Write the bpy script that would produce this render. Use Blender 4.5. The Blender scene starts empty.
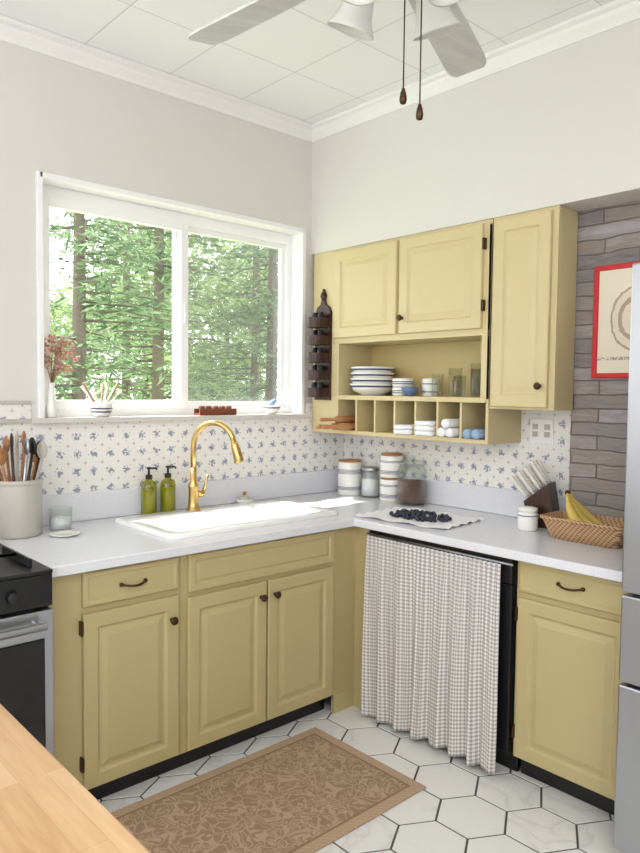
import bpy, math, random
from mathutils import Vector, Matrix
random.seed(7)
# ------------------------------------------------------------------ helpers
def lin(c):
    out=[]
    for v in c:
        v=v/255.0
        out.append(v/12.92 if v<=0.04045 else ((v+0.055)/1.055)**2.4)
    return (out[0],out[1],out[2],1.0)
class NT:
    def __init__(s,name):
        s.m=bpy.data.materials.new(name); s.m.use_nodes=True
        s.t=s.m.node_tree; s.b=s.t.nodes.get('Principled BSDF'); s.out=s.t.nodes.get('Material Output')
        s._c=None
    def n(s,typ,**kw):
        nd=s.t.nodes.new(typ)
        for k,v in kw.items(): setattr(nd,k,v)
        return nd
    def link(s,a,b): s.t.links.new(a,b)
    def put(s,sock,v):
        if isinstance(v,bpy.types.NodeSocket): s.link(v,sock)
        else: sock.default_value=v
    def math(s,op,a,b=0.0,c=None,clamp=False):
        nd=s.n('ShaderNodeMath',operation=op); nd.use_clamp=clamp
        s.put(nd.inputs[0],a); s.put(nd.inputs[1],b)
        if c is not None: s.put(nd.inputs[2],c)
        return nd.outputs[0]
    def pos(s):
        if s._c is None:
            g=s.n('ShaderNodeTexCoord'); x=s.n('ShaderNodeSeparateXYZ'); s.link(g.outputs['Object'],x.inputs[0])
            s._c=(g.outputs['Object'],x.outputs[0],x.outputs[1],x.outputs[2])
        return s._c
    def vec(s,x,y,z=0.0):
        c=s.n('ShaderNodeCombineXYZ'); s.put(c.inputs[0],x); s.put(c.inputs[1],y); s.put(c.inputs[2],z); return c.outputs[0]
    def noise(s,v,scale,detail=3,rough=.5,dist=0.0):
        nd=s.n('ShaderNodeTexNoise'); s.link(v,nd.inputs['Vector']); nd.inputs['Scale'].default_value=scale
        nd.inputs['Detail'].default_value=detail; nd.inputs['Roughness'].default_value=rough; nd.inputs['Distortion'].default_value=dist
        return nd.outputs[0]
    def mix(s,f,a,b,typ='MIX'):
        nd=s.n('ShaderNodeMix',data_type='RGBA',blend_type=typ); s.put(nd.inputs[0],f); s.put(nd.inputs[6],a); s.put(nd.inputs[7],b); return nd.outputs[2]
    def ramp(s,f,stops):
        nd=s.n('ShaderNodeValToRGB'); s.link(f,nd.inputs[0]); e=nd.color_ramp.elements
        while len(e)<len(stops): e.new(.5)
        for i,(p,c) in enumerate(stops): e[i].position=p; e[i].color=c
        return nd.outputs[0]
    def bump(s,h,strength=.3,dist=.01):
        nd=s.n('ShaderNodeBump'); nd.inputs['Strength'].default_value=strength; nd.inputs['Distance'].default_value=dist
        s.link(h,nd.inputs['Height']); s.link(nd.outputs[0],s.b.inputs['Normal'])
    def base(s,c): s.put(s.b.inputs['Base Color'],c)
def simple(name,c,rough=.5,metal=0.0,noise=0.04,nscale=20,**k):
    t=NT(name); col=lin(c)
    if noise>0:
        nz=t.noise(t.pos()[0],nscale,3)
        d=tuple(v*(1-noise*2) for v in col[:3])+(1,)
        t.base(t.mix(nz,col,d))
    else: t.base(col)
    t.b.inputs['Roughness'].default_value=rough; t.b.inputs['Metallic'].default_value=metal
    for a,v in k.items(): t.b.inputs[a.replace('_',' ')].default_value=v
    return t.m
def wood(name,c1,c2,axis=0,scale=6,rough=.5):
    t=NT(name); p=t.pos(); s=[scale*4]*3; s[axis]=scale*.35
    v=t.vec(t.math('MULTIPLY',p[1],s[0]),t.math('MULTIPLY',p[2],s[1]),t.math('MULTIPLY',p[3],s[2]))
    nz=t.noise(v,1.0,5,.6,.8); t.base(t.ramp(nz,[(.3,lin(c1)),(.7,lin(c2))])); t.b.inputs['Roughness'].default_value=rough
    t.bump(nz,.1,.003); return t.m

class M:
    def __init__(s): s.v=[];s.f=[];s.mi=[];s.sm=[];s.mats=[];s.T=Matrix.Identity(4)
    def _m(s,mat):
        if mat not in s.mats: s.mats.append(mat)
        return s.mats.index(mat)
    def add(s,vs,fs,mat,smooth=False):
        o=len(s.v); s.v+=[tuple(s.T@Vector(v)) for v in vs]; k=s._m(mat)
        for f in fs: s.f.append([i+o for i in f]); s.mi.append(k); s.sm.append(smooth)
    def box(s,x0,x1,y0,y1,z0,z1,mat):
        vs=[(x,y,z) for x in (x0,x1) for y in (y0,y1) for z in (z0,z1)]
        s.add(vs,[(0,1,3,2),(4,6,7,5),(0,4,5,1),(2,3,7,6),(0,2,6,4),(1,5,7,3)],mat)
    def loft(s,loops,mat,smooth=False,cap0=True,cap1=True,closed=True):
        n=len(loops[0]); vs=[p for l in loops for p in l]; fs=[]
        for i in range(len(loops)-1):
            for j in range(n if closed else n-1):
                k=(j+1)%n; fs.append((i*n+j,i*n+k,(i+1)*n+k,(i+1)*n+j))
        if cap0: fs.append(tuple(reversed(range(n))))
        if cap1: fs.append(tuple((len(loops)-1)*n+j for j in range(n)))
        s.add(vs,fs,mat,smooth)
    def lathe(s,c,prof,mat,n=28,smooth=True,cap0=True,cap1=True,rot=None):
        R=rot or Matrix.Identity(3); c=Vector(c); L=[]
        for r,z in prof:
            L.append([tuple(c+R@Vector((max(r,1e-4)*math.cos(2*math.pi*j/n),max(r,1e-4)*math.sin(2*math.pi*j/n),z))) for j in range(n)])
        s.loft(L,mat,smooth,cap0,cap1)
    def tube(s,pts,rad,mat,n=12,smooth=True):
        P=[Vector(p) for p in pts]; 
        if not isinstance(rad,(list,tuple)): rad=[rad]*len(P)
        t0=(P[1]-P[0]).normalized(); up=Vector((0,0,1)) if abs(t0.z)<.9 else Vector((1,0,0))
        a=t0.cross(up).normalized(); L=[]
        for i,p in enumerate(P):
            t=(P[min(i+1,len(P)-1)]-P[max(i-1,0)]).normalized()
            a=(a-t*a.dot(t)).normalized(); b=t.cross(a)
            L.append([tuple(p+(a*math.cos(2*math.pi*j/n)+b*math.sin(2*math.pi*j/n))*rad[i]) for j in range(n)])
        s.loft(L,mat,smooth)
    def sphere(s,c,r,mat,n=12,sz=1.0):
        k=max(4,n//2); s.lathe(c,[(r*math.sin(math.pi*i/k),-r*sz*math.cos(math.pi*i/k)) for i in range(k+1)],mat,n)
    def rr(s,x0,x1,y0,y1,r,z,n=5):
        L=[]
        for cx,cy,a0 in ((x1-r,y1-r,0),(x0+r,y1-r,90),(x0+r,y0+r,180),(x1-r,y0+r,270)):
            for i in range(n+1):
                a=math.radians(a0+90*i/n); L.append((cx+r*math.cos(a),cy+r*math.sin(a),z))
        return L
    def rects(s,org,ud,vd,nd,w,h,prof,mat,back=False):
        o=Vector(org);u=Vector(ud);v=Vector(vd);n=Vector(nd);L=[]
        for i,d in prof:
            L.append([tuple(o+u*a+v*b+n*d) for a,b in ((i,i),(w-i,i),(w-i,h-i),(i,h-i))])
        s.loft(L,mat,False,back,True)
    def slab(s,us,vs_,mask,t0,t1,axis,mat):
        idx={};V=[];F=[]
        def vid(i,j,k):
            key=(i,j,k)
            if key not in idx:
                a,b,t=us[i],vs_[j],(t0,t1)[k]
                V.append({'x':(t,a,b),'y':(a,t,b),'z':(a,b,t)}[axis]); idx[key]=len(V)-1
            return idx[key]
        nu,nv=len(us)-1,len(vs_)-1
        ok=lambda i,j:0<=i<nu and 0<=j<nv and mask(.5*(us[i]+us[i+1]),.5*(vs_[j]+vs_[j+1]))
        for i in range(nu):
            for j in range(nv):
                if not ok(i,j): continue
                for k in (0,1):
                    q=[vid(i,j,k),vid(i+1,j,k),vid(i+1,j+1,k),vid(i,j+1,k)]; F.append(tuple(q if k else q[::-1]))
                for di,dj,e in ((-1,0,((i,j),(i,j+1))),(1,0,((i+1,j),(i+1,j+1))),(0,-1,((i,j),(i+1,j))),(0,1,((i,j+1),(i+1,j+1)))):
                    if not ok(i+di,j+dj): F.append((vid(*e[0],0),vid(*e[1],0),vid(*e[1],1),vid(*e[0],1)))
        s.add(V,F,mat)
    def build(s,name,bevel=0,seg=2,angle=40):
        me=bpy.data.meshes.new(name); me.from_pydata(s.v,[],s.f)
        for m in s.mats: me.materials.append(m)
        me.polygons.foreach_set('material_index',s.mi); me.polygons.foreach_set('use_smooth',s.sm); me.update()
        import bmesh
        bm=bmesh.new(); bm.from_mesh(me); bmesh.ops.recalc_face_normals(bm,faces=bm.faces); bm.to_mesh(me); bm.free()
        o=bpy.data.objects.new(name,me); bpy.context.scene.collection.objects.link(o)
        if bevel>0:
            b=o.modifiers.new('b','BEVEL'); b.width=bevel; b.segments=seg; b.limit_method='ANGLE'; b.angle_limit=math.radians(angle)
        return o
def rotz(a): return Matrix.Rotation(a,4,'Z')
# ------------------------------------------------------------------ materials
wallp=simple('wall_paint',(222,219,214),.7,noise=.01)
white=simple('white_trim_paint',(240,239,237),.4,noise=.01)
vinyl=simple('white_vinyl',(246,246,246),.35,noise=0)
cab=simple('cabinet_yellow_paint',(211,194,148),.42,noise=.02,nscale=5)
cab_shaded=simple('cabinet_yellow_paint_shaded',(190,174,126),.42,noise=.02,nscale=5)  # cabinet yellow darkened: shade on the lower units put into the colour
cabin=simple('cabinet_interior_paint',(200,180,124),.5,noise=.03)
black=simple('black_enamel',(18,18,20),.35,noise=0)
blackglass=simple('black_oven_glass',(8,8,10),.08,noise=0)
bronze=simple('oiled_bronze',(84,62,44),.38,.85,noise=.1)
gold=simple('brushed_gold',(222,188,122),.28,1.0,noise=.03)
steel=simple('brushed_stainless',(180,182,187),.32,1.0,noise=.03,nscale=4)
ceramic=simple('white_ceramic',(240,239,234),.18,noise=.01)
sinkm=simple('sink_enamel',(248,248,248),.12,noise=0)
stone=simple('stoneware',(198,193,183),.4,noise=.08)
navy=simple('navy_stripe',(52,62,96),.3,noise=0)
red=simple('red_frame_paint',(205,36,40),.35,noise=.02)
def glassy(name,c,tr=.85,rough=.03,k=.5):
    t=NT(name); t.t.nodes.remove(t.b)
    a=t.n('ShaderNodeBsdfTransparent'); a.inputs[0].default_value=lin(c)
    g=t.n('ShaderNodeBsdfGlossy'); g.inputs['Roughness'].default_value=rough
    lw=t.n('ShaderNodeLayerWeight'); lw.inputs[0].default_value=.25
    f=t.math('MULTIPLY_ADD',lw.outputs['Facing'],k,max(0,1-tr-.08),clamp=True)
    mx=t.n('ShaderNodeMixShader'); t.link(f,mx.inputs[0]); t.link(a.outputs[0],mx.inputs[1]); t.link(g.outputs[0],mx.inputs[2])
    t.link(mx.outputs[0],t.out.inputs[0]); return t.m
winglass=glassy('window_glass',(252,253,253),.91,k=.15)
clear=glassy('clear_glass',(252,254,253),.90,.03,.5)
green=glassy('green_soap_glass',(218,218,96),.85)
def screenm():
    t=NT('insect_screen'); t.t.nodes.remove(t.b)
    a=t.n('ShaderNodeBsdfTransparent'); d=t.n('ShaderNodeBsdfDiffuse'); d.inputs[0].default_value=lin((165,168,172))
    mx=t.n('ShaderNodeMixShader'); mx.inputs[0].default_value=.32
    t.link(a.outputs[0],mx.inputs[1]); t.link(d.outputs[0],mx.inputs[2]); t.link(mx.outputs[0],t.out.inputs[0]); return t.m
screen=screenm()
def counterm():
    t=NT('laminate_counter'); p=t.pos()[0]; nz=t.noise(p,260,2,.7); n2=t.noise(p,6,3)
    c=t.ramp(nz,[(.35,lin((212,213,220))),(.5,lin((226,227,233)))]); t.base(t.mix(t.math('MULTIPLY',n2,.25),c,lin((234,235,240))))
    t.b.inputs['Roughness'].default_value=.2; return t.m
counter=counterm()
def frac_tile(t,a,b,s):
    fa=t.math('MULTIPLY',a,1/s); fb=t.math('MULTIPLY',b,1/s)
    la=t.math('SUBTRACT',t.math('FRACT',fa),.5); lb=t.math('SUBTRACT',t.math('FRACT',fb),.5)
    return la,lb,t.math('FLOOR',fa),t.math('FLOOR',fb)
def wallpaper(name,ax):
    t=NT(name); p=t.pos(); a=p[1] if ax=='x' else p[2]; b=p[3]; s=.078
    la,lb,ia,ib=frac_tile(t,a,b,s)
    r=t.math('SQRT',t.math('ADD',t.math('MULTIPLY',la,la),t.math('MULTIPLY',lb,lb)))
    v=t.vec(t.math('ADD',t.math('MULTIPLY',a,1/s),t.math('MULTIPLY',ia,3.7)),t.math('ADD',t.math('MULTIPLY',b,1/s),t.math('MULTIPLY',ib,5.3)))
    nz=t.noise(v,6.5,2,.6)
    edge=t.math('MULTIPLY_ADD',r,.95,.31)
    mot=t.math('MULTIPLY',t.math('SUBTRACT',nz,edge),14,clamp=True)
    ca=t.math('SUBTRACT',.5,t.math('ABSOLUTE',la)); cb=t.math('SUBTRACT',.5,t.math('ABSOLUTE',lb))
    dot=t.math('LESS_THAN',t.math('ADD',ca,cb),.10)
    grout=t.math('LESS_THAN',t.math('MINIMUM',ca,cb),.010)
    c=t.mix(t.math('MULTIPLY',mot,.78),lin((239,237,233)),lin((108,116,152)))
    c=t.mix(t.math('MULTIPLY',dot,.5),c,lin((140,134,146)))
    c=t.mix(t.math('MULTIPLY',grout,.35),c,lin((208,206,203)))
    t.base(c); t.b.inputs['Roughness'].default_value=.35; return t.m
wpx=wallpaper('delft_tile_x','x'); wpy=wallpaper('delft_tile_y','y')
def ceilm():
    t=NT('ceiling_tile'); p=t.pos()
    la,lb,_,_=frac_tile(t,t.math('ADD',p[1],-.09),t.math('ADD',p[2],-.09),.406)
    m=t.math('SUBTRACT',.5,t.math('MAXIMUM',t.math('ABSOLUTE',la),t.math('ABSOLUTE',lb)))
    g=t.math('LESS_THAN',m,.006)
    t.base(t.mix(g,lin((242,242,243)),lin((208,208,210)))); t.b.inputs['Roughness'].default_value=.75
    t.bump(t.math('MINIMUM',m,.02),.3,.2); return t.m
ceilmat=ceilm()
def brickm():
    t=NT('rustic_brick'); p=t.pos()
    w=t.noise(p[0],7,3)
    v=t.vec(t.math('ADD',t.math('ADD',p[2],p[1]),t.math('MULTIPLY',w,.03)),t.math('ADD',p[3],t.math('MULTIPLY',w,.022)))
    b=t.n('ShaderNodeTexBrick'); t.link(v,b.inputs['Vector']); b.inputs['Scale'].default_value=1
    b.inputs['Brick Width'].default_value=.27; b.inputs['Row Height'].default_value=.058; b.inputs['Mortar Size'].default_value=.004
    b.inputs['Mortar Smooth'].default_value=1.0; b.offset=.43
    b.inputs['Color1'].default_value=(0,0,0,1); b.inputs['Color2'].default_value=(1,1,1,1); b.inputs['Mortar'].default_value=(.5,.5,.5,1)
    sv=t.vec(t.math('MULTIPLY',p[2],6),t.math('MULTIPLY',p[3],40),p[1]); nz=t.noise(sv,1.0,7,.75,.9)
    big=t.noise(p[0],6,2)
    f=t.math('ADD',t.math('MULTIPLY',b.outputs['Color'],.3),t.math('MULTIPLY',nz,.7))
    c=t.ramp(f,[(.28,lin((118,108,102))),(.42,lin((148,142,142))),(.55,lin((164,148,134))),(.72,lin((186,184,192)))])
    c=t.mix(t.math('MULTIPLY',big,.3),c,lin((140,144,158)))
    c=t.mix(t.math('MULTIPLY',b.outputs['Fac'],.7),c,lin((110,104,102)))
    t.base(c); t.b.inputs['Roughness'].default_value=.6
    t.bump(t.math('SUBTRACT',nz,t.math('MULTIPLY',b.outputs['Fac'],.6)),.75,.02); return t.m
brick=brickm()
def floorm():
    t=NT('hex_marble_tile'); p=t.pos(); g=t.n('ShaderNodeNewGeometry')
    off=t.math('MULTIPLY',g.outputs['Random Per Island'],40)
    v=t.vec(t.math('ADD',p[1],off),p[2],off)
    a=t.noise(v,2.0,4,.55,.8); vein=t.math('ABSOLUTE',t.math('SUBTRACT',a,.5))
    c=t.ramp(vein,[(0.0,lin((216,216,217))),(.006,lin((226,226,226))),(.03,lin((233,233,231)))])
    t.base(c); t.b.inputs['Roughness'].default_value=.28; return t.m
hexm=floorm(); grout=simple('dark_grout',(84,82,80),.85,noise=.1)
def rugm():
    t=NT('woven_rug'); p=t.pos(); x,y=p[1],p[2]
    w=t.noise(p[0],9,2,.5); w2=t.noise(t.vec(t.math('ADD',x,5),y),9,2,.5)
    v=t.vec(t.math('ADD',x,t.math('MULTIPLY',w,.16)),t.math('ADD',y,t.math('MULTIPLY',w2,.16)))
    vo=t.n('ShaderNodeTexVoronoi',feature='DISTANCE_TO_EDGE'); vo.inputs['Scale'].default_value=27; t.link(v,vo.inputs['Vector'])
    v2=t.n('ShaderNodeTexVoronoi'); v2.inputs['Scale'].default_value=27; t.link(v,v2.inputs['Vector'])
    l1=t.math('LESS_THAN',vo.outputs['Distance'],.07)
    l2=t.math('LESS_THAN',t.math('ABSOLUTE',t.math('SUBTRACT',v2.outputs['Distance'],.26)),.05)
    l3=t.math('LESS_THAN',v2.outputs['Distance'],.1)
    pat=t.math('MAXIMUM',l1,t.math('MAXIMUM',l2,l3))
    dx=t.math('SUBTRACT',.60,t.math('ABSOLUTE',x)); dy=t.math('SUBTRACT',.315,t.math('ABSOLUTE',y)); d=t.math('MINIMUM',dx,dy)
    inner=t.math('GREATER_THAN',d,.05)
    line=t.math('LESS_THAN',t.math('ABSOLUTE',t.math('SUBTRACT',d,.047)),.005)
    zig=t.math('GREATER_THAN',t.math('SINE',t.math('MULTIPLY',t.math('ADD',x,y),260)),.2)
    bcol=t.mix(t.math('MULTIPLY',zig,.4),lin((190,162,134)),lin((206,182,156)))
    c=t.mix(t.math('MULTIPLY',pat,.8),lin((160,132,110)),lin((200,174,146)))
    c=t.mix(inner,bcol,c); c=t.mix(line,c,lin((150,120,98)))
    fine=t.noise(p[0],320,2,.8); c=t.mix(t.math('MULTIPLY',fine,.3),c,lin((146,118,96)))
    t.base(c); t.b.inputs['Roughness'].default_value=.95; t.bump(t.math('ADD',fine,t.math('MULTIPLY',pat,.4)),.5,.004); return t.m
rugmat=rugm()
def gingham():
    t=NT('gingham_linen'); u=t.n('ShaderNodeUVMap'); x=t.n('ShaderNodeSeparateXYZ'); t.link(u.outputs[0],x.inputs[0])
    def st(a): return t.math('GREATER_THAN',t.math('FRACT',t.math('MULTIPLY',a,1/.0165)),.5)
    s=t.math('MULTIPLY',t.math('ADD',st(x.outputs[0]),st(x.outputs[1])),.5)
    c=t.ramp(s,[(0.0,lin((228,226,224))),(.5,lin((196,191,188))),(1.0,lin((160,153,150)))])
    t.base(c); t.b.inputs['Roughness'].default_value=.95; t.bump(t.noise(t.pos()[0],400,2),.2,.002); return t.m
ging=gingham()
def butcher():
    t=NT('butcher_block'); p=t.pos()
    b=t.n('ShaderNodeTexBrick'); t.link(t.vec(p[2],p[1]),b.inputs['Vector']); b.inputs['Scale'].default_value=1
    b.inputs['Brick Width'].default_value=.42; b.inputs['Row Height'].default_value=.04; b.inputs['Mortar Size'].default_value=.0006
    b.inputs['Color1'].default_value=(0,0,0,1); b.inputs['Color2'].default_value=(1,1,1,1); b.inputs['Mortar'].default_value=(.0,.0,.0,1)
    nz=t.noise(t.vec(t.math('MULTIPLY',p[1],60),t.math('MULTIPLY',p[2],5),p[3]),1,5,.6,.5)
    f=t.math('ADD',t.math('MULTIPLY',b.outputs['Color'],.33),t.math('MULTIPLY',nz,.7))
    t.base(t.ramp(f,[(.2,lin((176,134,92))),(.5,lin((198,160,118))),(.8,lin((214,182,142)))])); t.b.inputs['Roughness'].default_value=.4; return t.m
bb=butcher()
dwood=wood('dark_walnut',(36,18,12),(66,36,24),2,8,.35)
mwood=wood('medium_wood',(150,100,60),(192,140,92),0,8)
rwood=wood('reddish_wood',(104,52,34),(142,80,54),0,8)
def basketm():
    t=NT('wicker'); p=t.pos()
    a=t.math('SINE',t.math('MULTIPLY',t.math('ADD',p[1],p[2]),330)); b=t.math('SINE',t.math('MULTIPLY',p[3],420))
    f=t.math('MULTIPLY_ADD',t.math('MULTIPLY',a,b),.5,.5)
    t.base(t.ramp(f,[(.1,lin((132,94,62))),(.6,lin((206,168,126)))])); t.bump(f,.8,.004); t.b.inputs['Roughness'].default_value=.7; return t.m
wicker=basketm()
banana=simple('banana_skin',(228,198,100),.5,noise=.12,nscale=30)
blueb=simple('blueberry_skin',(38,42,66),.5,noise=.15,nscale=60)
cloth=simple('white_cloth',(240,240,242),.9,noise=.02)
bluecl=simple('blue_cloth',(150,175,205),.9)
coffee=simple('coffee_grounds',(120,84,68),.9,noise=.2,nscale=120)
knifew=simple('knife_handle_ivory',(230,226,218),.35,noise=.02)
pink=simple('dried_flower',(216,172,154),.9,noise=.2)
stemm=simple('dried_stem',(160,134,100),.9,noise=.1)
bladem=wood('fan_blade_whitewash',(200,200,198),(224,224,221),0,5)
def shadem():
    t=NT('frosted_glass_shade'); t.base(lin((244,244,240))); t.b.inputs['Roughness'].default_value=.3
    t.b.inputs['Transmission Weight'].default_value=.35; return t.m
shade=shadem()
grass=simple('grass_lawn',(176,192,140),.9,noise=.2,nscale=3)
bark=simple('pine_bark',(120,108,98),.9,noise=.2)
def leafm(name,c1,c2):
    t=NT(name); g=t.n('ShaderNodeNewGeometry'); col=t.ramp(g.outputs['Random Per Island'],[(0,lin(c1)),(1,lin(c2))])
    t.t.nodes.remove(t.b); d=t.n('ShaderNodeBsdfDiffuse'); tr=t.n('ShaderNodeBsdfTranslucent'); mx=t.n('ShaderNodeMixShader'); mx.inputs[0].default_value=.4
    t.link(col,d.inputs[0]); t.link(col,tr.inputs[0]); t.link(d.outputs[0],mx.inputs[1]); t.link(tr.outputs[0],mx.inputs[2]); t.link(mx.outputs[0],t.out.inputs[0]); return t.m
leaf=leafm('pine_needles',(82,102,76),(146,166,130)); leaf2=leafm('shrub_leaves',(140,160,108),(192,204,152)); leaf3=leafm('deciduous_leaves',(122,142,104),(182,198,152))
# ------------------------------------------------------------------ room
NY=3.0; EX=2.93; SX=2.65; CZ=2.95; WX=-1.6; SY=-1.6; LZ=1.042
m=M(); m.slab([WX-.12,1.135,2.59,EX+.12],[0,1.37,2.385,CZ],lambda a,b:not(1.135<a<2.59 and 1.37<b<2.385),NY,NY+.14,'y',wallp); m.build('wall_north')
m=M(); m.box(EX,EX+.12,SY,NY,0,CZ,wallp); m.build('wall_east')
m=M(); m.slab([WX-.12,-1.3,.6,EX+.12],[0,1.4,2.7,CZ],lambda a,b:not(-1.3<a<.6 and 1.4<b<2.7),SY-.12,SY,'y',wallp); m.build('wall_south')  # unseen wall; opening invented for sky light, kept small to dim north-run fronts
m=M(); m.slab([SY,-1.4,2.6,NY],[0,1.0,2.8,CZ],lambda a,b:not(-1.4<a<2.6 and 1.0<b<2.8),WX-.12,WX,'x',wallp); m.build('wall_west')  # unseen wall; wide opening invented to let sky light reach the east side
m=M(); m.box(SX,EX,SY,NY,2.262,CZ,wallp); m.build('wall_soffit')
m=M(); m.box(2.81,EX,SY,1.50,0,2.262,brick); m.build('wall_brick_column')
m=M(); m.box(WX-.12,EX+.12,SY-.12,NY+.14,CZ,CZ+.1,ceilmat); m.build('ceiling')
m=M(); m.box(WX-.12,EX+.12,SY-.12,NY+.14,-.08,-.003,grout)
ff=.235; R=ff/math.sqrt(3)
for i in range(-8,14):
    for j in range(-13,25):
        x=i*ff+(ff/2 if j%2 else 0)+.05; y=j*1.5*R
        if not(-1.5<x<EX and -1.5<y<NY): continue
        L=[]
        for rr,z in ((R-.0042,-.006),(R-.0047,-.001),(R-.0062,0)):
            L.append([(x+rr*math.cos(math.radians(30+60*k)),y+rr*math.sin(math.radians(30+60*k)),z) for k in range(6)])
        m.loft(L,hexm,False,False,True)
m.build('floor')
def crown(name,pts,mat):
    m=M(); prof=[(0,-.07),(.008,-.07),(.012,-.055),(.03,-.035),(.036,-.02),(.055,-.014),(.055,0),(0,0)]
    L=[]
    for (x,y,nx,ny) in pts: L.append([(x+nx*d,y+ny*d,CZ+z) for d,z in prof])
    m.loft(L,mat); return m.build(name)
crown('trim_crown_north',[(WX,NY,0,-1),(SX,NY,-1,-1)],white)
crown('trim_crown_east',[(SX,NY,-1,-1),(SX,SY,-1,0)],white)
m=M(); m.slab([.2,1.09,2.62,EX],[1.02,1.35,1.43],lambda a,b:b<1.35 or a<1.09 or a>2.62,NY-.008,NY,'y',wpx); m.build('trim_backsplash_north')
m=M(); m.box(EX-.008,EX,1.50,NY-.008,1.02,1.45,wpy); m.build('trim_backsplash_east')
m=M(); m.box(.2,1.09,NY-.014,NY,1.43,1.445,stone); m.box(.2,1.09,NY-.02,NY,1.352,1.37,stone); m.build('trim_tile_cap')
x0,x1,z0,z1=1.135,2.59,1.37,2.385
m=M()
for a in ((x0-.012,x0+.012,NY-.012,NY+.14,z0,z1+.012),(x1-.012,x1+.012,NY-.012,NY+.14,z0,z1+.012),(x0,x1,NY-.012,NY+.14,z1-.012,z1+.012)): m.box(*a,vinyl)
m.build('trim_window_casing',.002)
m=M()
wy=3.085
def frame(xa,xb,za,zb,w,ya,yb,wt=None,wb=None):
    wt=wt or w; wb=wb or w
    m.box(xa,xa+w,ya,yb,za,zb,vinyl); m.box(xb-w,xb,ya,yb,za,zb,vinyl)
    m.box(xa+w,xb-w,ya,yb,zb-wt,zb,vinyl); m.box(xa+w,xb-w,ya,yb,za,za+wb,vinyl)
frame(x0+.012,x1-.012,z0+.002,z1-.012,.03,wy,wy+.05,.055,.04)
frame(x0+.03,1.90,z0+.035,z1-.06,.042,wy-.012,wy+.02)
frame(1.84,x1-.035,z0+.035,z1-.06,.034,wy+.02,wy+.045)
m.box(1.875,1.885,wy-.02,wy-.012,1.83,1.93,vinyl)
m.box(1.20,1.87,wy+.0,wy+.004,1.44,2.29,winglass)
m.box(1.87,2.53,wy+.03,wy+.034,1.44,2.29,winglass)
m.add([(1.88,wy+.046,1.44),(2.53,wy+.046,1.44),(2.53,wy+.046,2.29),(1.88,wy+.046,2.29)],[(0,1,2,3)],screen)
m.build('window_1',.002)
m=M(); m.box(1.09,2.62,NY-.05,NY+.08,1.35,1.372,simple('marble_sill',(214,210,204),.3,noise=.06)); m.build('trim_window_sill',.003)
# ------------------------------------------------------------------ counter
m=M()
xs=[.885,1.435,2.285,2.29,2.809,EX]; ys=[.975,1.497,2.27,2.425,2.855,NY]
SKX0,SKX1,SKY0,SKY1=1.435,2.285,2.425,2.855
def cm(a,b):
    if SKX0<a<SKX1 and SKY0<b<SKY1: return False
    if b<1.497 and a>2.809: return False
    return b>2.27 or a>2.29
m.slab(xs,ys,cm,.878,.914,'z',counter)
m.build('kitchen_counter',.008,3)
m=M(); m.slab([.885,2.909,EX-.001],[1.505,NY-.022,NY-.001],lambda a,b:a>2.909 or b>NY-.022,.9145,LZ,'z',counter)
m.build('trim_counter_upstand',.006,3)
m=M()
L=[m.rr(1.40,2.32,2.39,2.89,.04,.9145),m.rr(1.40,2.32,2.39,2.89,.04,.926),m.rr(1.408,2.312,2.398,2.882,.036,.932),
   m.rr(1.45,2.27,2.44,2.77,.05,.930),m.rr(1.458,2.262,2.448,2.762,.048,.922),m.rr(1.48,2.24,2.465,2.745,.06,.76),m.rr(1.52,2.20,2.50,2.71,.05,.745)]
m.loft(L,sinkm,True,False,True)
m.lathe((1.86,2.6,.7455),[(.04,0),(.04,.002),(.02,.003)],steel)
m.build('kitchen_sink',.002,2,60)
m=M(); fx,fy,fz=1.785,2.84,.932
m.lathe((fx,fy,fz),[(.033,0),(.033,.008),(.027,.012),(.024,.03),(.022,.10),(.026,.11),(.026,.12),(.016,.135),(.0145,.2)],gold)
d=Vector((.5,-.866,0)); c0=Vector((fx,fy,fz+.30))
pts=[Vector((fx,fy,fz+.19)),Vector((fx,fy,fz+.30))]
for i in range(1,13):
    a=math.pi*i/12*.93; pts.append(c0+d*(.105*(1-math.cos(a)))+Vector((0,0,.115*math.sin(a))))
m.tube(pts,.0135,gold,14)
e=pts[-1]; t=(pts[-1]-pts[-2]).normalized()
m.tube([e,e+t*.01,e+t*.02,e+t*.085,e+t*.095],[.015,.018,.019,.023,.02],gold,16)
m.tube([Vector((fx+.02,fy,fz+.075)),Vector((fx+.05,fy-.01,fz+.075))],[.016,.017],gold)
m.tube([Vector((fx+.047,fy-.01,fz+.078)),Vector((fx+.055,fy-.02,fz+.12)),Vector((fx+.06,fy-.03,fz+.165))],[.009,.006,.007],gold)
m.build('kitchen_faucet')
# ------------------------------------------------------------------ base cabinets
DOOR=[(0,0),(0,.016),(.004,.02),(.05,.02),(.054,.016),(.058,.011),(.066,.011),(.088,.018),(.092,.018)]
DRAW=[(0,0),(0,.014),(.006,.02),(.018,.02),(.02,.017),(.024,.017)]
FD=[(0,0),(0,.016),(.004,.02),(.025,.02),(.03,.013),(.036,.013),(.044,.018)]
def front_n(m,x0,x1,z0,z1,prof,y=2.32): m.rects((x0,y,z0),(1,0,0),(0,0,1),(0,-1,0),x1-x0,z1-z0,prof,cab_shaded)
def front_e(m,y0,y1,z0,z1,prof,x=2.37): m.rects((x,y1,z0),(0,-1,0),(0,0,1),(-1,0,0),y1-y0,z1-z0,prof,cab_shaded)
def knob(m,p,n):
    R=Vector((0,0,1)).rotation_difference(Vector(n)).to_matrix()
    m.lathe(p,[(.009,0),(.006,.004),(.0055,.012),(.014,.018),(.016,.024),(.012,.03),(0,.031)],bronze,16,rot=R)
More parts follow.
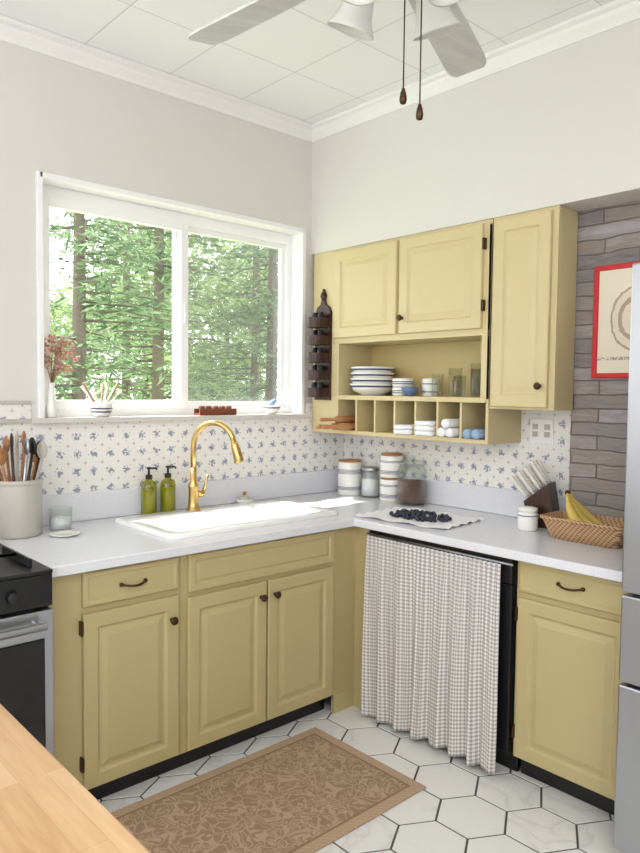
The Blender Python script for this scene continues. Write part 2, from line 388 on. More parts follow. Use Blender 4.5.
def pull(m,c,u,n):
    c=Vector(c);u=Vector(u);n=Vector(n); pts=[]
    for i in range(13):
        a=-1+2*i/12; pts.append(c+u*(a*.045)+n*(.004+.022*(1-abs(a)**2.5))+Vector((0,0,-.006*(1-a*a))))
    m.tube(pts,[.006]+[.0045]*11+[.006],bronze,8)
    for s in (-1,1): m.sphere(c+u*(s*.047)+n*.004,.008,bronze,10)
m=M()
m.slab([.888,1.02,1.37,1.40],[.09,.12,.70,.76,.85,.877],lambda a,b:True,2.32,2.34,'y',cab_shaded)
m.box(.888,.905,2.34,2.96,.09,.877,cab_shaded); m.box(1.385,1.40,2.34,2.96,.09,.877,cab_shaded); m.box(.905,1.385,2.34,2.96,.09,.11,cab_shaded)
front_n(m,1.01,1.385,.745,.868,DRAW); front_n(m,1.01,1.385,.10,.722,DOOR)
knob(m,(1.352,2.30,.635),(0,-1,0)); pull(m,(1.195,2.30,.805),(1,0,0),(0,-1,0))
for z in (.17,.65): m.box(1.0,1.009,2.298,2.32,z,z+.05,bronze)
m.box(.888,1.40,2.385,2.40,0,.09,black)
m.build('base_cabinet_drawer',.0015)
m=M()
m.box(1.401,2.35,2.32,2.34,.09,.877,cab_shaded); m.box(1.401,1.418,2.34,2.96,.09,.70,cab_shaded); m.box(2.21,2.225,2.34,2.96,.09,.70,cab_shaded); m.box(1.418,2.21,2.34,2.96,.09,.11,cab_shaded)
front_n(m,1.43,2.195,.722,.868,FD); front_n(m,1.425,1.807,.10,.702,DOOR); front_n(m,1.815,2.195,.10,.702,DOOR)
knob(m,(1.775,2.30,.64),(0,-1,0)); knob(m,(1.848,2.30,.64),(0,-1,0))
m.box(1.401,2.22,2.385,2.40,0,.09,black); m.box(2.22,2.37,2.32,2.34,0,.09,cab_shaded)
m.box(2.35,2.37,2.235,2.34,0,.877,cab_shaded)
m.build('sink_base_cabinet',.0015)
m=M()
m.box(2.375,2.90,1.475,2.225,.09,.874,black); m.box(2.35,2.374,1.475,2.225,.10,.76,black); m.box(2.345,2.374,1.475,2.225,.765,.87,black)
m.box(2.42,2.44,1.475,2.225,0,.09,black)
m.build('dishwasher',.004)
# cafe curtain
m=M(); nU,nV=260,50; V=[];UV=[]
for j in range(nV+1):
    tt=j/nV
    for i in range(nU+1):
        s_=i/nU; y=2.224-.025*tt-(.712-.025*tt)*s_+ .008*math.sin(tt*3+s_*9)*tt
        g=.005*math.sin(s_*190+1.3*math.sin(s_*11))*(1-tt)**1.5
        fold=(.007+.014*tt)*min(1,tt*5)*(math.sin(s_*46+1.8*math.sin(s_*7+.5)+.5*tt)*.7+.35*math.sin(s_*89+2))
        x=2.326-.016*tt**.8+g-fold-.008*tt
        z=.842-(.822+.006*math.sin(s_*46)-.008*s_)*tt
        V.append((x,y,z)); UV.append((s_*1.0,tt*.86))
F=[(j*(nU+1)+i,j*(nU+1)+i+1,(j+1)*(nU+1)+i+1,(j+1)*(nU+1)+i) for j in range(nV) for i in range(nU)]
m.add(V,F,ging,True)
o=m.build('gingham_curtain'); uvl=o.data.uv_layers.new(name='UVMap')
for l in o.data.loops: uvl.data[l.index].uv=UV[l.vertex_index]
o.modifiers.new('s','SOLIDIFY').thickness=.002
m=M(); m.tube([(2.336,2.232,.846),(2.336,1.465,.846)],.005,steel,10); m.build('curtain_rod')
m=M()
m.box(2.37,2.39,.985,1.465,.09,.877,cab_shaded); m.box(2.39,2.80,1.45,1.465,.09,.877,cab_shaded); m.box(2.39,2.80,.985,1.0,.09,.877,cab_shaded); m.box(2.39,2.80,1.0,1.45,.09,.11,cab_shaded)
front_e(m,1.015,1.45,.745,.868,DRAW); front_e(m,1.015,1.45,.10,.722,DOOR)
pull(m,(2.35,1.235,.81),(0,1,0),(-1,0,0))
for z in (.17,.63): m.box(2.348,2.37,1.451,1.46,z,z+.05,bronze)
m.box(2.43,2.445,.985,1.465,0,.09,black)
m.build('base_cabinet_drawer',.0015)
# ------------------------------------------------------------------ wall cabinets
m=M()
Y0,Y1=1.805,2.975
m.box(2.65,2.67,Y0,Y1,1.77,2.26,cab); m.box(2.67,2.92,Y0,Y1,2.24,2.26,cab)
m.box(2.65,2.92,Y0,Y1,1.755,1.77,cab)
m.box(2.65,2.67,2.765,Y1,1.27,1.755,cab); m.box(2.67,2.92,2.765,2.78,1.29,1.755,cab)
m.box(2.65,2.67,Y0,1.85,1.47,1.755,cab); m.box(2.65,2.92,Y0,1.82,1.27,2.24,cab)
m.box(2.905,2.92,1.82,2.765,1.29,1.755,cabin)
m.box(2.645,2.905,1.82,2.765,1.455,1.478,cab); m.box(2.65,2.905,1.82,2.765,1.27,1.29,cab)
nc=7
for i in range(1,nc): 
    y=1.82+(2.765-1.82)*i/nc; m.box(2.652,2.905,y-.006,y+.006,1.29,1.455,cab)
def up(m,y0,y1,z0,z1): m.rects((2.65,y1,z0),(0,-1,0),(0,0,1),(-1,0,0),y1-y0,z1-z0,DOOR,cab)
up(m,2.345,2.795,1.785,2.245); up(m,1.845,2.325,1.785,2.245)
knob(m,(2.63,2.30,1.86),(-1,0,0)) 
for z in (1.86,2.13): m.box(2.628,2.65,1.832,1.842,z,z+.05,bronze)
m.build('wall_cabinet_shelf',.0015)
m=M()
m.box(2.65,2.67,1.49,1.80,1.43,2.26,cab); m.box(2.67,2.805,1.49,1.502,1.43,2.26,cab); m.box(2.67,2.92,1.788,1.80,1.43,2.26,cab)
m.box(2.67,2.92,1.503,1.788,1.43,1.445,cab)
up(m,1.515,1.785,1.44,2.245); knob(m,(2.63,1.545,1.53),(-1,0,0))
m.build('wall_cabinet',.0015)
# ------------------------------------------------------------------ stove
m=M()
m.box(.13,.878,2.27,2.95,.02,.905,black); m.box(.125,.88,2.235,2.96,.905,.918,black)
m.box(.13,.878,2.235,2.27,.80,.904,black)
m.box(.13,.878,2.228,2.268,.22,.79,steel); m.box(.17,.848,2.222,2.23,.26,.70,blackglass)
m.box(.13,.878,2.23,2.268,.03,.21,steel)
m.tube([(.18,2.185,.752),(.84,2.185,.752)],.012,steel,12)
for x in (.2,.82): m.tube([(x,2.228,.752),(x,2.185,.752)],.008,steel,8)
for x in (.3,.45,.6,.75): m.lathe((x,2.235,.85),[(.02,0),(.018,.025),(0,.026)],black,16,rot=Matrix.Rotation(math.pi/2,3,'X'))
for x in (.32,.68):
    for y in (2.42,2.75):
        m.lathe((x,y,.918),[(.05,0),(.045,.012),(0,.014)],black,20)
        for k in range(4):
            a=k*math.pi/2; m.box(x-.15 if k%2==0 else x-.005,x+.15 if k%2==0 else x+.005,y-.005 if k%2==0 else y-.13,y+.005 if k%2==0 else y+.13,.936,.948,black)
        for sx in (-1,1):
            m.box(x+sx*.15-.005,x+sx*.15+.005,y-.13,y+.13,.918,.948,black)
m.box(.13,.878,2.92,2.97,.918,1.0,black)
m.build('gas_stove',.003)
m=M(); m.box(-.45,.43,.45,1.50,.874,.914,bb)
for x in (-.40,.32):
    for y in (.50,1.39): m.box(x,x+.06,y,y+.06,0,.874,mwood)
m.box(-.36,.34,.53,.55,.78,.874,mwood); m.box(-.36,.34,1.40,1.42,.78,.874,mwood); m.box(-.38,-.36,.55,1.40,.78,.874,mwood); m.box(.34,.36,.56,1.39,.78,.874,mwood)
m.build('butcher_block_table',.004)
m=M()
m.box(2.23,2.80,.08,.972,.02,1.90,simple('fridge_body_grey',(120,122,126),.4,noise=.02))
m.box(2.165,2.228,.08,.523,.885,1.90,steel); m.box(2.165,2.228,.529,.972,.885,1.90,steel)
m.box(2.165,2.228,.08,.972,.60,.875,steel); m.box(2.165,2.228,.08,.972,.06,.59,steel)
for y in (.49,.56): m.tube([(2.12,y,1.0),(2.12,y,1.7)],.01,steel); m.tube([(2.165,y,1.02),(2.12,y,1.02)],.007,steel); m.tube([(2.165,y,1.68),(2.12,y,1.68)],.007,steel)
for z in (.83,.54): m.tube([(2.12,.2,z),(2.12,.85,z)],.01,steel); m.tube([(2.165,.22,z),(2.12,.22,z)],.007,steel); m.tube([(2.165,.83,z),(2.12,.83,z)],.007,steel)
m.box(2.25,2.75,.1,.95,0,.02,black)
m.build('refrigerator',.006)
m=M(); m.add(*[[(-.60,-.315,0),(.60,-.315,0),(.60,.315,0),(-.60,.315,0),(-.60,-.315,.008),(.60,-.315,.008),(.60,.315,.008),(-.60,.315,.008)],[(0,3,2,1),(4,5,6,7),(0,1,5,4),(1,2,6,5),(2,3,7,6),(3,0,4,7)]],rugmat)
o=m.build('patterned_rug',.003); o.location=(1.46,1.955,.0005)
# ------------------------------------------------------------------ ceiling fan
m=M(); hx,hy=1.25,1.12
m.lathe((hx,hy,0),[(.07,2.949),(.07,2.93),(.03,2.90),(.014,2.89),(.014,2.66),(.05,2.65),(.10,2.63),(.11,2.58),(.10,2.53),(.05,2.53),(.045,2.52),(.06,2.51),(.06,2.47),(.03,2.455),(0,2.45)][::-1],white,32)
for k in range(5):
    a=math.radians(96-(73 if k==1 else 72*k)) 
    m.T=Matrix.Translation((hx,hy,2.525))@rotz(a)@Matrix.Rotation(math.radians(-11),4,'X')
    m.box(.08,.22,-.02,.02,-.004,.004,white)
    out=[]
    for (r,w) in ((.18,.04),(.22,.05),(.45,.058),(.66,.062),(.70,.058),(.72,.045)): out.append((r,w))
    poly=[(r,-w) for r,w in out]+[(r,w) for r,w in reversed(out)]
    m.loft([[(x,y,.004) for x,y in poly],[(x,y,.011) for x,y in poly]],bladem)
m.T=Matrix.Identity(4)
for k in range(4):
    a=math.radians(2.7+90*k); dv=Vector((math.cos(a),math.sin(a),0)); c=Vector((hx,hy,2.492))
    p=c+dv*.10+Vector((0,0,.0)); m.tube([c+dv*.04,c+dv*.075+Vector((0,0,.006)),p],.009,white,8)
    ax=(dv*.45+Vector((0,0,-1))).normalized(); Rr=Vector((0,0,1)).rotation_difference(ax).to_matrix()
    m.lathe(p,[(.018,-.01),(.026,0),(.028,.02),(.036,.05),(.042,.085),(.055,.112),(.062,.122),(.058,.122),(.051,.110),(.038,.085),(.030,.045)],shade,26,rot=Rr,cap1=False)
for (x,y,zb) in ((1.262,1.112,2.165),(1.292,1.087,2.13)):
    m.tube([(x,y,2.46),(x,y,zb+.04)],.0018,bronze,6)
    m.lathe((x,y,zb),[(0,0),(.007,.003),(.009,.012),(.007,.026),(.003,.038),(0,.04)],bronze,12)
m.build('ceiling_fan')
# ------------------------------------------------------------------ counter items
def crock(m,c,r,h,mat,t=.006,stripes=()):
    m.lathe(c,[(r*.92,0),(r,.008),(r,h-.006),(r-.002,h),(r-t,h),(r-t,.02),(0,.018)],mat,32)
    for z in stripes: m.lathe((c[0],c[1],c[2]+z),[(r+.0006,0),(r+.0006,.005)],navy,32,cap0=False,cap1=False)
CT=.9142
m=M(); cx,cy=.985,2.86; crock(m,(cx,cy,CT),.093,.225,stone); m.lathe((cx,cy,CT+.208),[(.095,0),(.098,.006),(.095,.014)],stone,32,cap0=False,cap1=False)
for k in range(14):
    a=k*2.4; r0=.03+.012*(k%3); tx,ty=math.cos(a),math.sin(a); h=.29+.02*(k%4)
    p0=Vector((cx+tx*r0*.5,cy+ty*r0*.5,CT+.03)); p1=Vector((cx+tx*(r0+.045),cy+ty*(r0+.03),CT+h))
    mt=[mwood,dwood,steel,mwood,black,stone][k%6]
    m.tube([p0,p1],.006,mt,8); dd=(p1-p0).normalized()
    m.lathe(p1+dd*.0,[(0,-.01),(.014,0),(.021,.02),(.019,.045),(.008,.06),(0,.062)],mt,12,rot=Matrix.Rotation(a,3,'Z')@Matrix.Diagonal((1,.35,1)))
m.build('utensil_crock')
m=M(); m.lathe((1.155,2.85,CT),[(.038,0),(.044,.004),(.047,.095),(.045,.095),(.042,.012),(0,.010)],clear,28); m.lathe((1.155,2.85,CT+.011),[(.040,0),(.042,.04),(0,.041)],cloth,24); m.build('drinking_glass')
m=M(); m.lathe((1.125,2.735,CT),[(.04,0),(.055,.006),(.062,.010),(.058,.011),(.04,.007),(0,.006)],ceramic,28); m.build('small_saucer')
soap=simple('soap_liquid',(190,190,62),.3,noise=0)
for (x,y) in ((1.605,2.935),(1.705,2.935)):
    m=M(); m.lathe((x,y,CT),[(.030,0),(.035,.004),(.036,.135),(.032,.152),(.014,.165),(.013,.173)],green,24)
    m.lathe((x,y,CT+.005),[(.030,0),(.032,.004),(.032,.115),(0,.116)],soap,20)
    m.lathe((x,y,CT+.170),[(.016,0),(.016,.018),(.006,.02),(.005,.045),(.011,.046),(.011,.054),(0,.055)],black,16)
    m.tube([(x,y,CT+.219),(x+.02,y-.028,CT+.221),(x+.023,y-.034,CT+.214)],.0045,black,8)
    m.build('soap_dispenser')
m=M(); m.lathe((2.15,2.93,CT),[(.03,0),(.042,.012),(.045,.026),(.041,.026),(.03,.008),(0,.006)],ceramic,24); m.sphere((2.15,2.93,CT+.026),.026,stone,12,.8); m.tube([(2.15,2.93,CT+.045),(2.15,2.93,CT+.062)],[.008,.011],mwood,10); m.build('scrub_brush_dish')
m=M(); c=(2.83,2.85,CT); m.lathe(c,[(.066,0),(.068,.004),(.068,.18),(.066,.185),(0,.185)],ceramic,32)
for z in (.03,.037,.044,.12,.127,.134,.141): m.lathe((c[0],c[1],c[2]+z),[(.0686,0),(.0686,.003)],navy,32,cap0=False,cap1=False)
m.lathe((c[0],c[1],c[2]+.185),[(.064,0),(.066,.004),(.066,.010),(0,.011)],mwood,28); m.build('striped_canister')
m=M(); c=(2.845,2.70,CT); m.lathe(c,[(.05,0),(.053,.004),(.053,.13),(.045,.145),(.043,.143),(.050,.128),(.050,.01),(0,.008)],clear,28); m.lathe((c[0],c[1],c[2]+.009),[(.048,0),(.048,.09),(0,.095)],cloth,24)
m.lathe((c[0],c[1],c[2]+.146),[(.048,0),(.05,.004),(.05,.022),(0,.024)],steel,28); m.build('glass_canister')
for k in range(2):
    m=M(); c=(2.84,2.54,CT+k*.128)
    m.lathe(c,[(.06,0),(.063,.004),(.063,.111),(.061,.115),(0,.115)],ceramic,32)
    for z in (.02,.027,.034,.080,.087): m.lathe((c[0],c[1],c[2]+z),[(.0636,0),(.0636,.003)],navy,32,cap0=False,cap1=False)
    m.lathe((c[0],c[1],c[2]+.115),[(.057,0),(.059,.004),(.057,.0125),(0,.0128)],mwood,28); m.build('striped_canister')
m=M(); c=(2.825,2.385,CT); m.lathe(c,[(.070,0),(.076,.006),(.076,.18),(.064,.205),(.062,.203),(.073,.178),(.073,.012),(0,.01)],clear,32)
m.lathe((c[0],c[1],c[2]+.012),[(.071,0),(.071,.11),(0,.118)],coffee,28); m.lathe((c[0],c[1],c[2]+.206),[(.066,0),(.069,.006),(.068,.02),(.03,.026),(.012,.03),(.018,.045),(0,.052)],clear,28); m.build('coffee_jar')
m=M(); n=24; V=[];F=[]
for j in range(n+1):
    for i in range(n+1):
        a,b=i/n-.5,j/n-.5; ed=max(abs(a),abs(b))*2
        V.append((a*.36,b*.48,.001+.012*max(0,ed-.6)*(1+math.sin(a*31+b*17))))
F=[(j*(n+1)+i,j*(n+1)+i+1,(j+1)*(n+1)+i+1,(j+1)*(n+1)+i) for j in range(n) for i in range(n)]
m.add(V,F,cloth,True)
for k in range(130):
    a=random.uniform(0,6.28); r=math.sqrt(random.random()); m.sphere((.01+r*.10*math.cos(a),.01+r*.16*math.sin(a),.011+.005*random.random()*(1-r)),.0085+.002*random.random(),blueb,10)
o=m.build('blueberries_on_towel'); o.location=(2.535,2.09,CT+.0005); o.rotation_euler=(0,0,.1)
m=M(); c=(2.69,1.62,CT); m.lathe(c,[(.04,0),(.043,.004),(.043,.07),(.038,.075),(.038,.08),(.041,.082),(.041,.095),(.02,.10),(0,.10)],ceramic,28)
m.lathe((c[0],c[1],c[2]+.062),[(.0436,0),(.0436,.004)],navy,28,cap0=False,cap1=False); m.build('lidded_jar')
m=M(); m.T=Matrix.Translation((2.81,1.60,CT))@rotz(math.radians(100))
pr=[(-.055,0),(.06,0),(.09,.11),(-.02,.20)]
m.loft([[(x,-.045,z) for x,z in pr],[(x,.045,z) for x,z in pr]],dwood)
top0=Vector((-.02,0,.20)); top1=Vector((.09,0,.11)); nrm=Vector((.09,0,.11)).normalized()
for i in range(4):
    for j in range(3):
        p=top0.lerp(top1,.12+.25*i)+Vector((0,-.03+.03*j,0)); q=nrm+Vector((0,(j-1)*.12,.05*(3-i)))
        q.normalize(); m.tube([p-nrm*.02,p+q*.012],.006,steel,8); m.tube([p+q*.012,p+q*.03,p+q*.10,p+q*.12],[.007,.0085,.008,.010],knifew,10)
m.build('knife_block',.002)
m=M()
def bk(y0,y1,x0,x1,z,r=.03): return m.rr(x0,x1,y0,y1,r,CT+z)
m.loft([bk(1.19,1.47,2.605,2.745,0),bk(1.175,1.485,2.59,2.76,.04),bk(1.16,1.50,2.578,2.772,.08),bk(1.155,1.505,2.574,2.776,.088),bk(1.165,1.495,2.584,2.766,.088),bk(1.19,1.47,2.605,2.745,.045),bk(1.2,1.46,2.615,2.735,.008)],wicker,True)
rim=[Vector(p) for p in m.rr(2.576,2.774,1.157,1.503,.03,CT+.086)]
m.tube(rim+[rim[0]],.007,wicker,8)
m.build('wicker_basket')
m=M()
for k in range(3):
    P=[]
    for i in range(11):
        a=i/10; P.append(Vector((2.67+.008*k+(k-1)*.045*math.sin(a*2.4),1.43-.13*a**1.2,CT+.178-.125*math.sin(min(1,a*1.05)*math.pi/2)+.012*a*a)))
    m.tube(P,[.006,.007,.013,.017,.019,.0195,.019,.018,.015,.009,.004],banana,10)
m.sphere((2.68,1.435,CT+.181),.012,bronze,10)
m.build('banana_bunch')
# ------------------------------------------------------------------ shelf contents
SZ=1.4785
def bowl(m,c,r,h,mat,st=True):
    m.lathe(c,[(r*.45,0),(r*.5,.004),(r*.85,h*.45),(r,h),(r-.004,h),(r*.8,h*.45),(r*.4,.01),(0,.01)],mat,32)
    if st: m.lathe(c,[(r*.93+.001,h*.7),(r*.965+.001,h*.84)],navy,32,cap0=False,cap1=False)
m=M()
for k in range(4): bowl(m,(2.77,2.625,SZ+k*.03),.125-.002*k,.062,ceramic)
m.build('stacked_bowls')
m=M()
for k in range(2): crock(m,(2.76,2.40,SZ+k*.046),.055,.044,ceramic,.004,(.014,.024,))
m.build('stacked_cups')
m=M(); bowl(m,(2.71,2.31,SZ),.045,.045,simple('blue_glaze',(96,120,158),.3,noise=.05),False); m.build('blue_bowl')
m=M(); crock(m,(2.81,2.265,SZ),.04,.09,ceramic,.004,(.02,.06)); m.build('striped_mug')
for (x,y,r,h) in ((2.74,2.16,.03,.11),(2.80,2.10,.034,.14),(2.74,2.03,.03,.10),(2.81,1.98,.034,.16),(2.74,1.93,.032,.13),(2.82,1.89,.03,.15)):
    m=M(); m.lathe((x,y,SZ),[(r*.85,0),(r*.9,.003),(r,h),(r-.002,h),(r*.84,.008),(0,.006)],clear,20); m.build('glass_tumbler')
def roll(ya,z,r=.022,mt=cloth):
    m.lathe((2.632,ya,z),[(r*.3,.0),(r*.9,.0),(r,.006),(r,.21),(r*.9,.216),(0,.216)],mt,18,rot=Matrix.Rotation(math.pi/2,3,'Y'))
for ya,zs in ((2.165,3),(2.30,2)):
    m=M()
    for q in range(zs): m.loft([m.rr(2.635,2.86,ya-.052,ya+.052,.02,1.291+q*.024),m.rr(2.63,2.86,ya-.055,ya+.055,.02,1.302+q*.024),m.rr(2.635,2.86,ya-.052,ya+.052,.02,1.313+q*.024)],cloth,True)
    m.build('folded_napkins')
m=M()
for (dy,dz) in ((-.024,.0225),(.024,.0225),(0,.064)): roll(2.03+dy,1.2905+dz)
m.build('rolled_towels')
m=M()
for (dy,dz) in ((-.024,.0225),(.024,.0225)): roll(1.885+dy,1.2905+dz,mt=bluecl)
m.build('rolled_towels')
m=M()
for (yy,z,r) in ((2.68,1.312,.02),(2.725,1.312,.02),(2.70,1.35,.018)):
    m.tube([(2.86,yy,z),(2.64,yy,z),(2.58,yy+.005,z),(2.575,yy+.005,z),(2.48,yy+.012,z),(2.47,yy+.012,z)],[r,r,r,r*.45,r*.6,r*.3],mwood,12)
m.build('rolling_pin')
m=M(); m.rects((2.922,1.76,1.27),(0,-1,0),(0,0,1),(-1,0,0),.12,.115,[(0,0),(0,.004),(.004,.006)],vinyl)
for y in (1.73,1.67):
    for z in (1.30,1.335): m.box(2.914,2.917,y-.014,y+.014,z,z+.025,stone)
m.build('wall_outlet',.001)
def posterm():
    t=NT('poster_print'); p=t.pos(); y,z=p[2],p[3]
    dy=t.math('SUBTRACT',y,1.235); dz=t.math('SUBTRACT',z,1.80)
    r=t.math('SQRT',t.math('ADD',t.math('MULTIPLY',dy,dy),t.math('MULTIPLY',t.math('MULTIPLY',dz,dz),.6)))
    nz=t.noise(p[0],45,3)
    rn=t.math('ADD',r,t.math('MULTIPLY',t.math('SUBTRACT',nz,.5),.012))
    ring=t.math('LESS_THAN',t.math('ABSOLUTE',t.math('SUBTRACT',rn,.06)),.008); ring2=t.math('LESS_THAN',t.math('ABSOLUTE',t.math('SUBTRACT',rn,.095)),.004)
    disc=t.math('LESS_THAN',rn,.095)
    c=t.mix(t.math('MULTIPLY',disc,.6),lin((232,222,202)),lin((222,206,184)))
    c=t.mix(t.math('MULTIPLY',t.math('MAXIMUM',ring,ring2),.7),c,lin((150,118,96)))
    tx=t.math('MULTIPLY',t.math('LESS_THAN',z,1.65),t.math('MULTIPLY',t.math('GREATER_THAN',z,1.637),t.math('GREATER_THAN',t.noise(p[0],140,1),.5)))
    t.base(t.mix(t.math('MULTIPLY',tx,.7),c,lin((110,96,92)))); t.b.inputs['Roughness'].default_value=.3; return t.m
m=M(); m.rects((2.8102,1.405,1.565),(0,-1,0),(0,0,1),(-1,0,0),.33,.455,[(0,0),(0,.02),(.004,.023),(.018,.023),(.022,.012)],red,True)
m.box(2.795,2.797,1.095,1.385,1.585,2.0,posterm()); m.build('framed_poster')
m=M()
pf=[(2.82,1.45),(2.94,1.45),(2.94,1.93),(2.925,1.96),(2.90,1.975),(2.892,2.0),(2.868,2.0),(2.86,1.975),(2.835,1.96),(2.82,1.93)]
m.loft([[(2.634,y,z) for y,z in pf],[(2.6502,y,z) for y,z in pf]],dwood)
m.lathe((2.641,2.88,1.995),[(.01,0),(.014,.008),(.02,.025),(.014,.042),(.005,.052),(.01,.06),(0,.066)],dwood,16)
for k in range(5):
    z=1.465+.095*k
    arc=[(2.634-.098*math.sin(math.pi*i/14),2.88+.056*math.cos(math.pi*i/14)) for i in range(15)]
    m.loft([[(x,y,z) for x,y in arc],[(x,y,z+.012) for x,y in arc]],dwood)
    inner=[(x*.9+2.634*.1,y*.9+2.88*.1) for x,y in arc]
    m.loft([[(x,y,z+.012) for x,y in arc],[(x,y,z+.052) for x,y in arc],[(x,y,z+.052) for x,y in inner],[(x,y,z+.012) for x,y in inner]],dwood,False,False,False,False)
    for dy in (-.022,.022): m.lathe((2.60,2.88+dy,z+.012),[(.018,0),(.018,.055),(.014,.06),(.014,.07),(0,.071)],black,12)
m.build('wooden_spice_rack',.001)
S1=1.3722
m=M(); m.lathe((1.185,3.01,S1),[(.016,0),(.02,.004),(.024,.04),(.016,.09),(.011,.13),(.014,.15),(.011,.15),(.008,.13),(0,.12)],ceramic,20)
for k in range(46):
    a=random.uniform(0,6.28); r=random.uniform(.0,.08); z=S1+random.uniform(.20,.34); e=Vector((1.215+r*math.cos(a),3.01+max(-.05,min(.05,r*math.sin(a)*.6)),z))
    m.tube([(1.185,3.01,S1+.14),tuple((Vector((1.185,3.01,S1+.14))+e)/2+Vector((0,0,.02))),tuple(e)],.0009,stemm,5)
    for q in range(5): m.sphere(e+Vector((random.uniform(-.014,.014),random.uniform(-.01,.01),random.uniform(-.014,.014))),.0065,pink,7)
m.build('dried_flower_vase')
m=M(); m.lathe((1.41,3.01,S1),[(.03,0),(.038,.01),(.052,.066),(.049,.066),(.035,.012),(0,.01)],ceramic,24)
for z in (.02,.035): m.lathe((1.41,3.01,S1+z),[(.0405+(z-.01)*.25+.0008,0),(.0420+(z-.01)*.25+.0008,.006)],navy,24,cap0=False,cap1=False)
for k in range(11):
    a=k*.7; e=Vector((1.41+.095*math.cos(a),3.01+.02*math.sin(a),S1+.12+.016*(k%3))); m.tube([(1.41,3.01,S1+.012),tuple(e)],[.003,.006],[knifew,ceramic,stemm][k%3],7)
m.build('brush_cup')
m=M(); m.box(1.90,2.12,2.965,3.02,S1,S1+.012,rwood); m.box(1.90,2.12,2.965,2.973,S1+.012,S1+.032,rwood); m.box(1.90,2.12,3.012,3.02,S1+.012,S1+.032,rwood)
for i in range(5): m.lathe((1.93+i*.04,2.993,S1+.012),[(.015,0),(.016,.03),(.012,.034),(0,.035)],rwood,14)
m.build('wooden_tray')
m=M(); bowl(m,(2.37,2.99,S1),.048,.045,ceramic); m.tube([(2.34,2.99,S1+.03),(2.365,2.99,S1+.055),(2.39,2.99,S1+.075)],[.016,.02,.01],bluecl,8); m.build('trinket_bowl')
# ------------------------------------------------------------------ outdoors
m=M(); m.box(-25,60,3.3,60,-.9,-.6,grass); m.build('ground')
def leaves(rnd,V,F,c,d,wid):
    w=d.cross(Vector((rnd.gauss(0,1),rnd.gauss(0,1),rnd.gauss(0,1)))).normalized()*wid
    o=len(V); V+=[tuple(c-d),tuple(c+w),tuple(c+d),tuple(c-w)]; F.append((o,o+1,o+2,o+3))
def pine(name,x,y,h,n,mat,base=.06,wd=.26):
    rnd=random.Random(int(x*100+y*13)); m=M(); m.tube([(x,y,-.6),(x+.05,y,h*.5),(x,y,h)],[.11,.08,.02],bark,8)
    V=[];F=[]
    nb=int(h*8)
    for b in range(nb):
        zt=h*(base+(.98-base)*b/nb); L=(h-zt)*wd+.35; a=rnd.uniform(0,6.28); dx,dy=math.cos(a),math.sin(a); L*=rnd.uniform(.7,1.15)
        m.tube([(x,y,zt),(x+dx*L*.5,y+dy*L*.5,zt-.02),(x+dx*L,y+dy*L,zt-.12*L)],[.02,.012,.004],bark,4)
        for q in range(n):
            s=rnd.uniform(.12,1.0); c=Vector((x+dx*L*s,y+dy*L*s,zt-.12*L*s*s))+Vector((rnd.gauss(0,.15),rnd.gauss(0,.15),rnd.gauss(0,.07)))
            d=Vector((dx+rnd.gauss(0,.7),dy+rnd.gauss(0,.7),rnd.gauss(0,.35))).normalized()*rnd.uniform(.06,.12); leaves(rnd,V,F,c,d,.018)
    m.add(V,F,mat); return m.build(name)
for (x,y,h,n) in ((3.7,8.6,6.5,95),(5.6,10,7.5,90),(7.4,9.4,6.5,95),(4.6,14.5,9,80),(9.4,12.5,8,80),(7.6,15,9.5,70)):
    pine('pine_tree',x,y,h,n,leaf)
def crown_tree(name,x,y,h,r,n,sz,mat):
    rnd=random.Random(int(x*31+y*7)); m=M(); m.tube([(x,y,-.6),(x+.1,y,h*.4),(x,y,h*.8)],[.22,.16,.05],bark,8); V=[];F=[]
    bl=[(x+rnd.gauss(0,r*.5),y+rnd.gauss(0,r*.4),rnd.uniform(.3,h)) for _ in range(26)]
    for q in range(n):
        bx,by,bz=bl[q%26]; v=Vector((rnd.gauss(0,1),rnd.gauss(0,1),rnd.gauss(0,1))).normalized()*rnd.uniform(.6,1)*r*.45
        leaves(rnd,V,F,Vector((bx,by,bz))+v,Vector((rnd.gauss(0,1),rnd.gauss(0,1),rnd.gauss(0,1))).normalized()*sz,sz*.6)
    m.add(V,F,mat); m.build(name)
for (x,y,h) in ((8,24,4.5),(13,24,8),(18,26,6),(22,28,9)):
    crown_tree('deciduous_tree',x,y,h,3.0,6000,.14,leaf3)
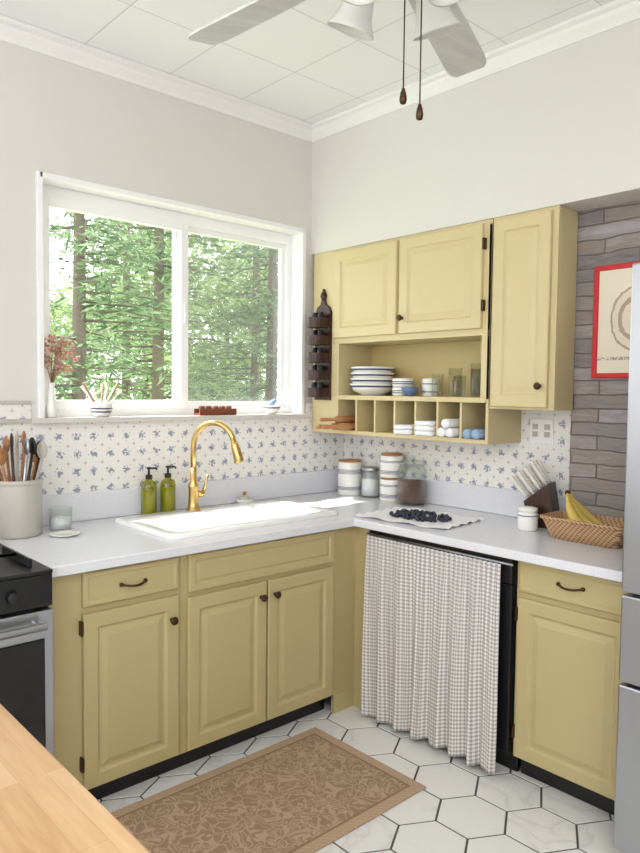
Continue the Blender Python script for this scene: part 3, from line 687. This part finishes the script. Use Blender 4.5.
for (x,y) in ((2.7,6.0),(5.8,6.9)):
    rnd=random.Random(int(x*10)); m=M(); V=[];F=[]
    m.tube([(x,y,-.6),(x,y,.3)],.03,bark,6)
    for q in range(2600):
        a=rnd.uniform(0,6.28); ph=rnd.uniform(-.5,1.57); r=rnd.uniform(.7,1.0); c=Vector((x+r*.7*math.cos(a)*math.cos(ph),y+r*.55*math.sin(a)*math.cos(ph),.2+r*.9*math.sin(ph)))
        leaves(rnd,V,F,c,Vector((rnd.gauss(0,1),rnd.gauss(0,1),rnd.gauss(0,1))).normalized()*.045,.025)
    m.add(V,F,leaf2); m.build('garden_shrub')
# ------------------------------------------------------------------ lights / world
w=bpy.data.worlds.new('World'); bpy.context.scene.world=w; w.use_nodes=True
bg=w.node_tree.nodes['Background']; bg.inputs[0].default_value=(.96,.975,1.0,1); bg.inputs[1].default_value=2.9
def light(name,typ,loc,rot,energy,color=(1,1,1),**k):
    l=bpy.data.lights.new(name,typ); l.energy=energy; l.color=color
    for a,v in k.items(): setattr(l,a,v)
    o=bpy.data.objects.new(name,l); o.location=loc; o.rotation_euler=rot; bpy.context.scene.collection.objects.link(o); return o
s=light('sun','SUN',(0,10,10),(0,0,0),11,(1,.97,.93),angle=.03)
s.rotation_euler=Vector((.25,-.40,-1)).to_track_quat('-Z','Y').to_euler()
light('added_fill_light','AREA',(.0,-.6,2.9),(0,0,0),26,(1,.97,.93),shape='RECTANGLE',size=1.2,size_y=1.2)  # added fill out of view to brighten the room, not a known fixture
# ------------------------------------------------------------------ camera
cam=bpy.data.cameras.new('camera'); co=bpy.data.objects.new('camera',cam); bpy.context.scene.collection.objects.link(co)
cam.sensor_fit='HORIZONTAL'; cam.sensor_width=36; cam.lens=36*705.3/640; cam.clip_start=.02
yaw,p,r=map(math.radians,(42.33,2.89,.65))
f=Vector((math.sin(yaw)*math.cos(p),math.cos(yaw)*math.cos(p),-math.sin(p))); rt=Vector((math.cos(yaw),-math.sin(yaw),0)); upv=rt.cross(f)
rt,upv=rt*math.cos(r)+upv*math.sin(r),-rt*math.sin(r)+upv*math.cos(r)
co.matrix_world=Matrix(((rt.x,upv.x,-f.x,0),(rt.y,upv.y,-f.y,0),(rt.z,upv.z,-f.z,1.5),(0,0,0,1)))
bpy.context.scene.camera=co
sc=bpy.context.scene
sc.view_settings.view_transform='Standard'; sc.view_settings.exposure=0.28
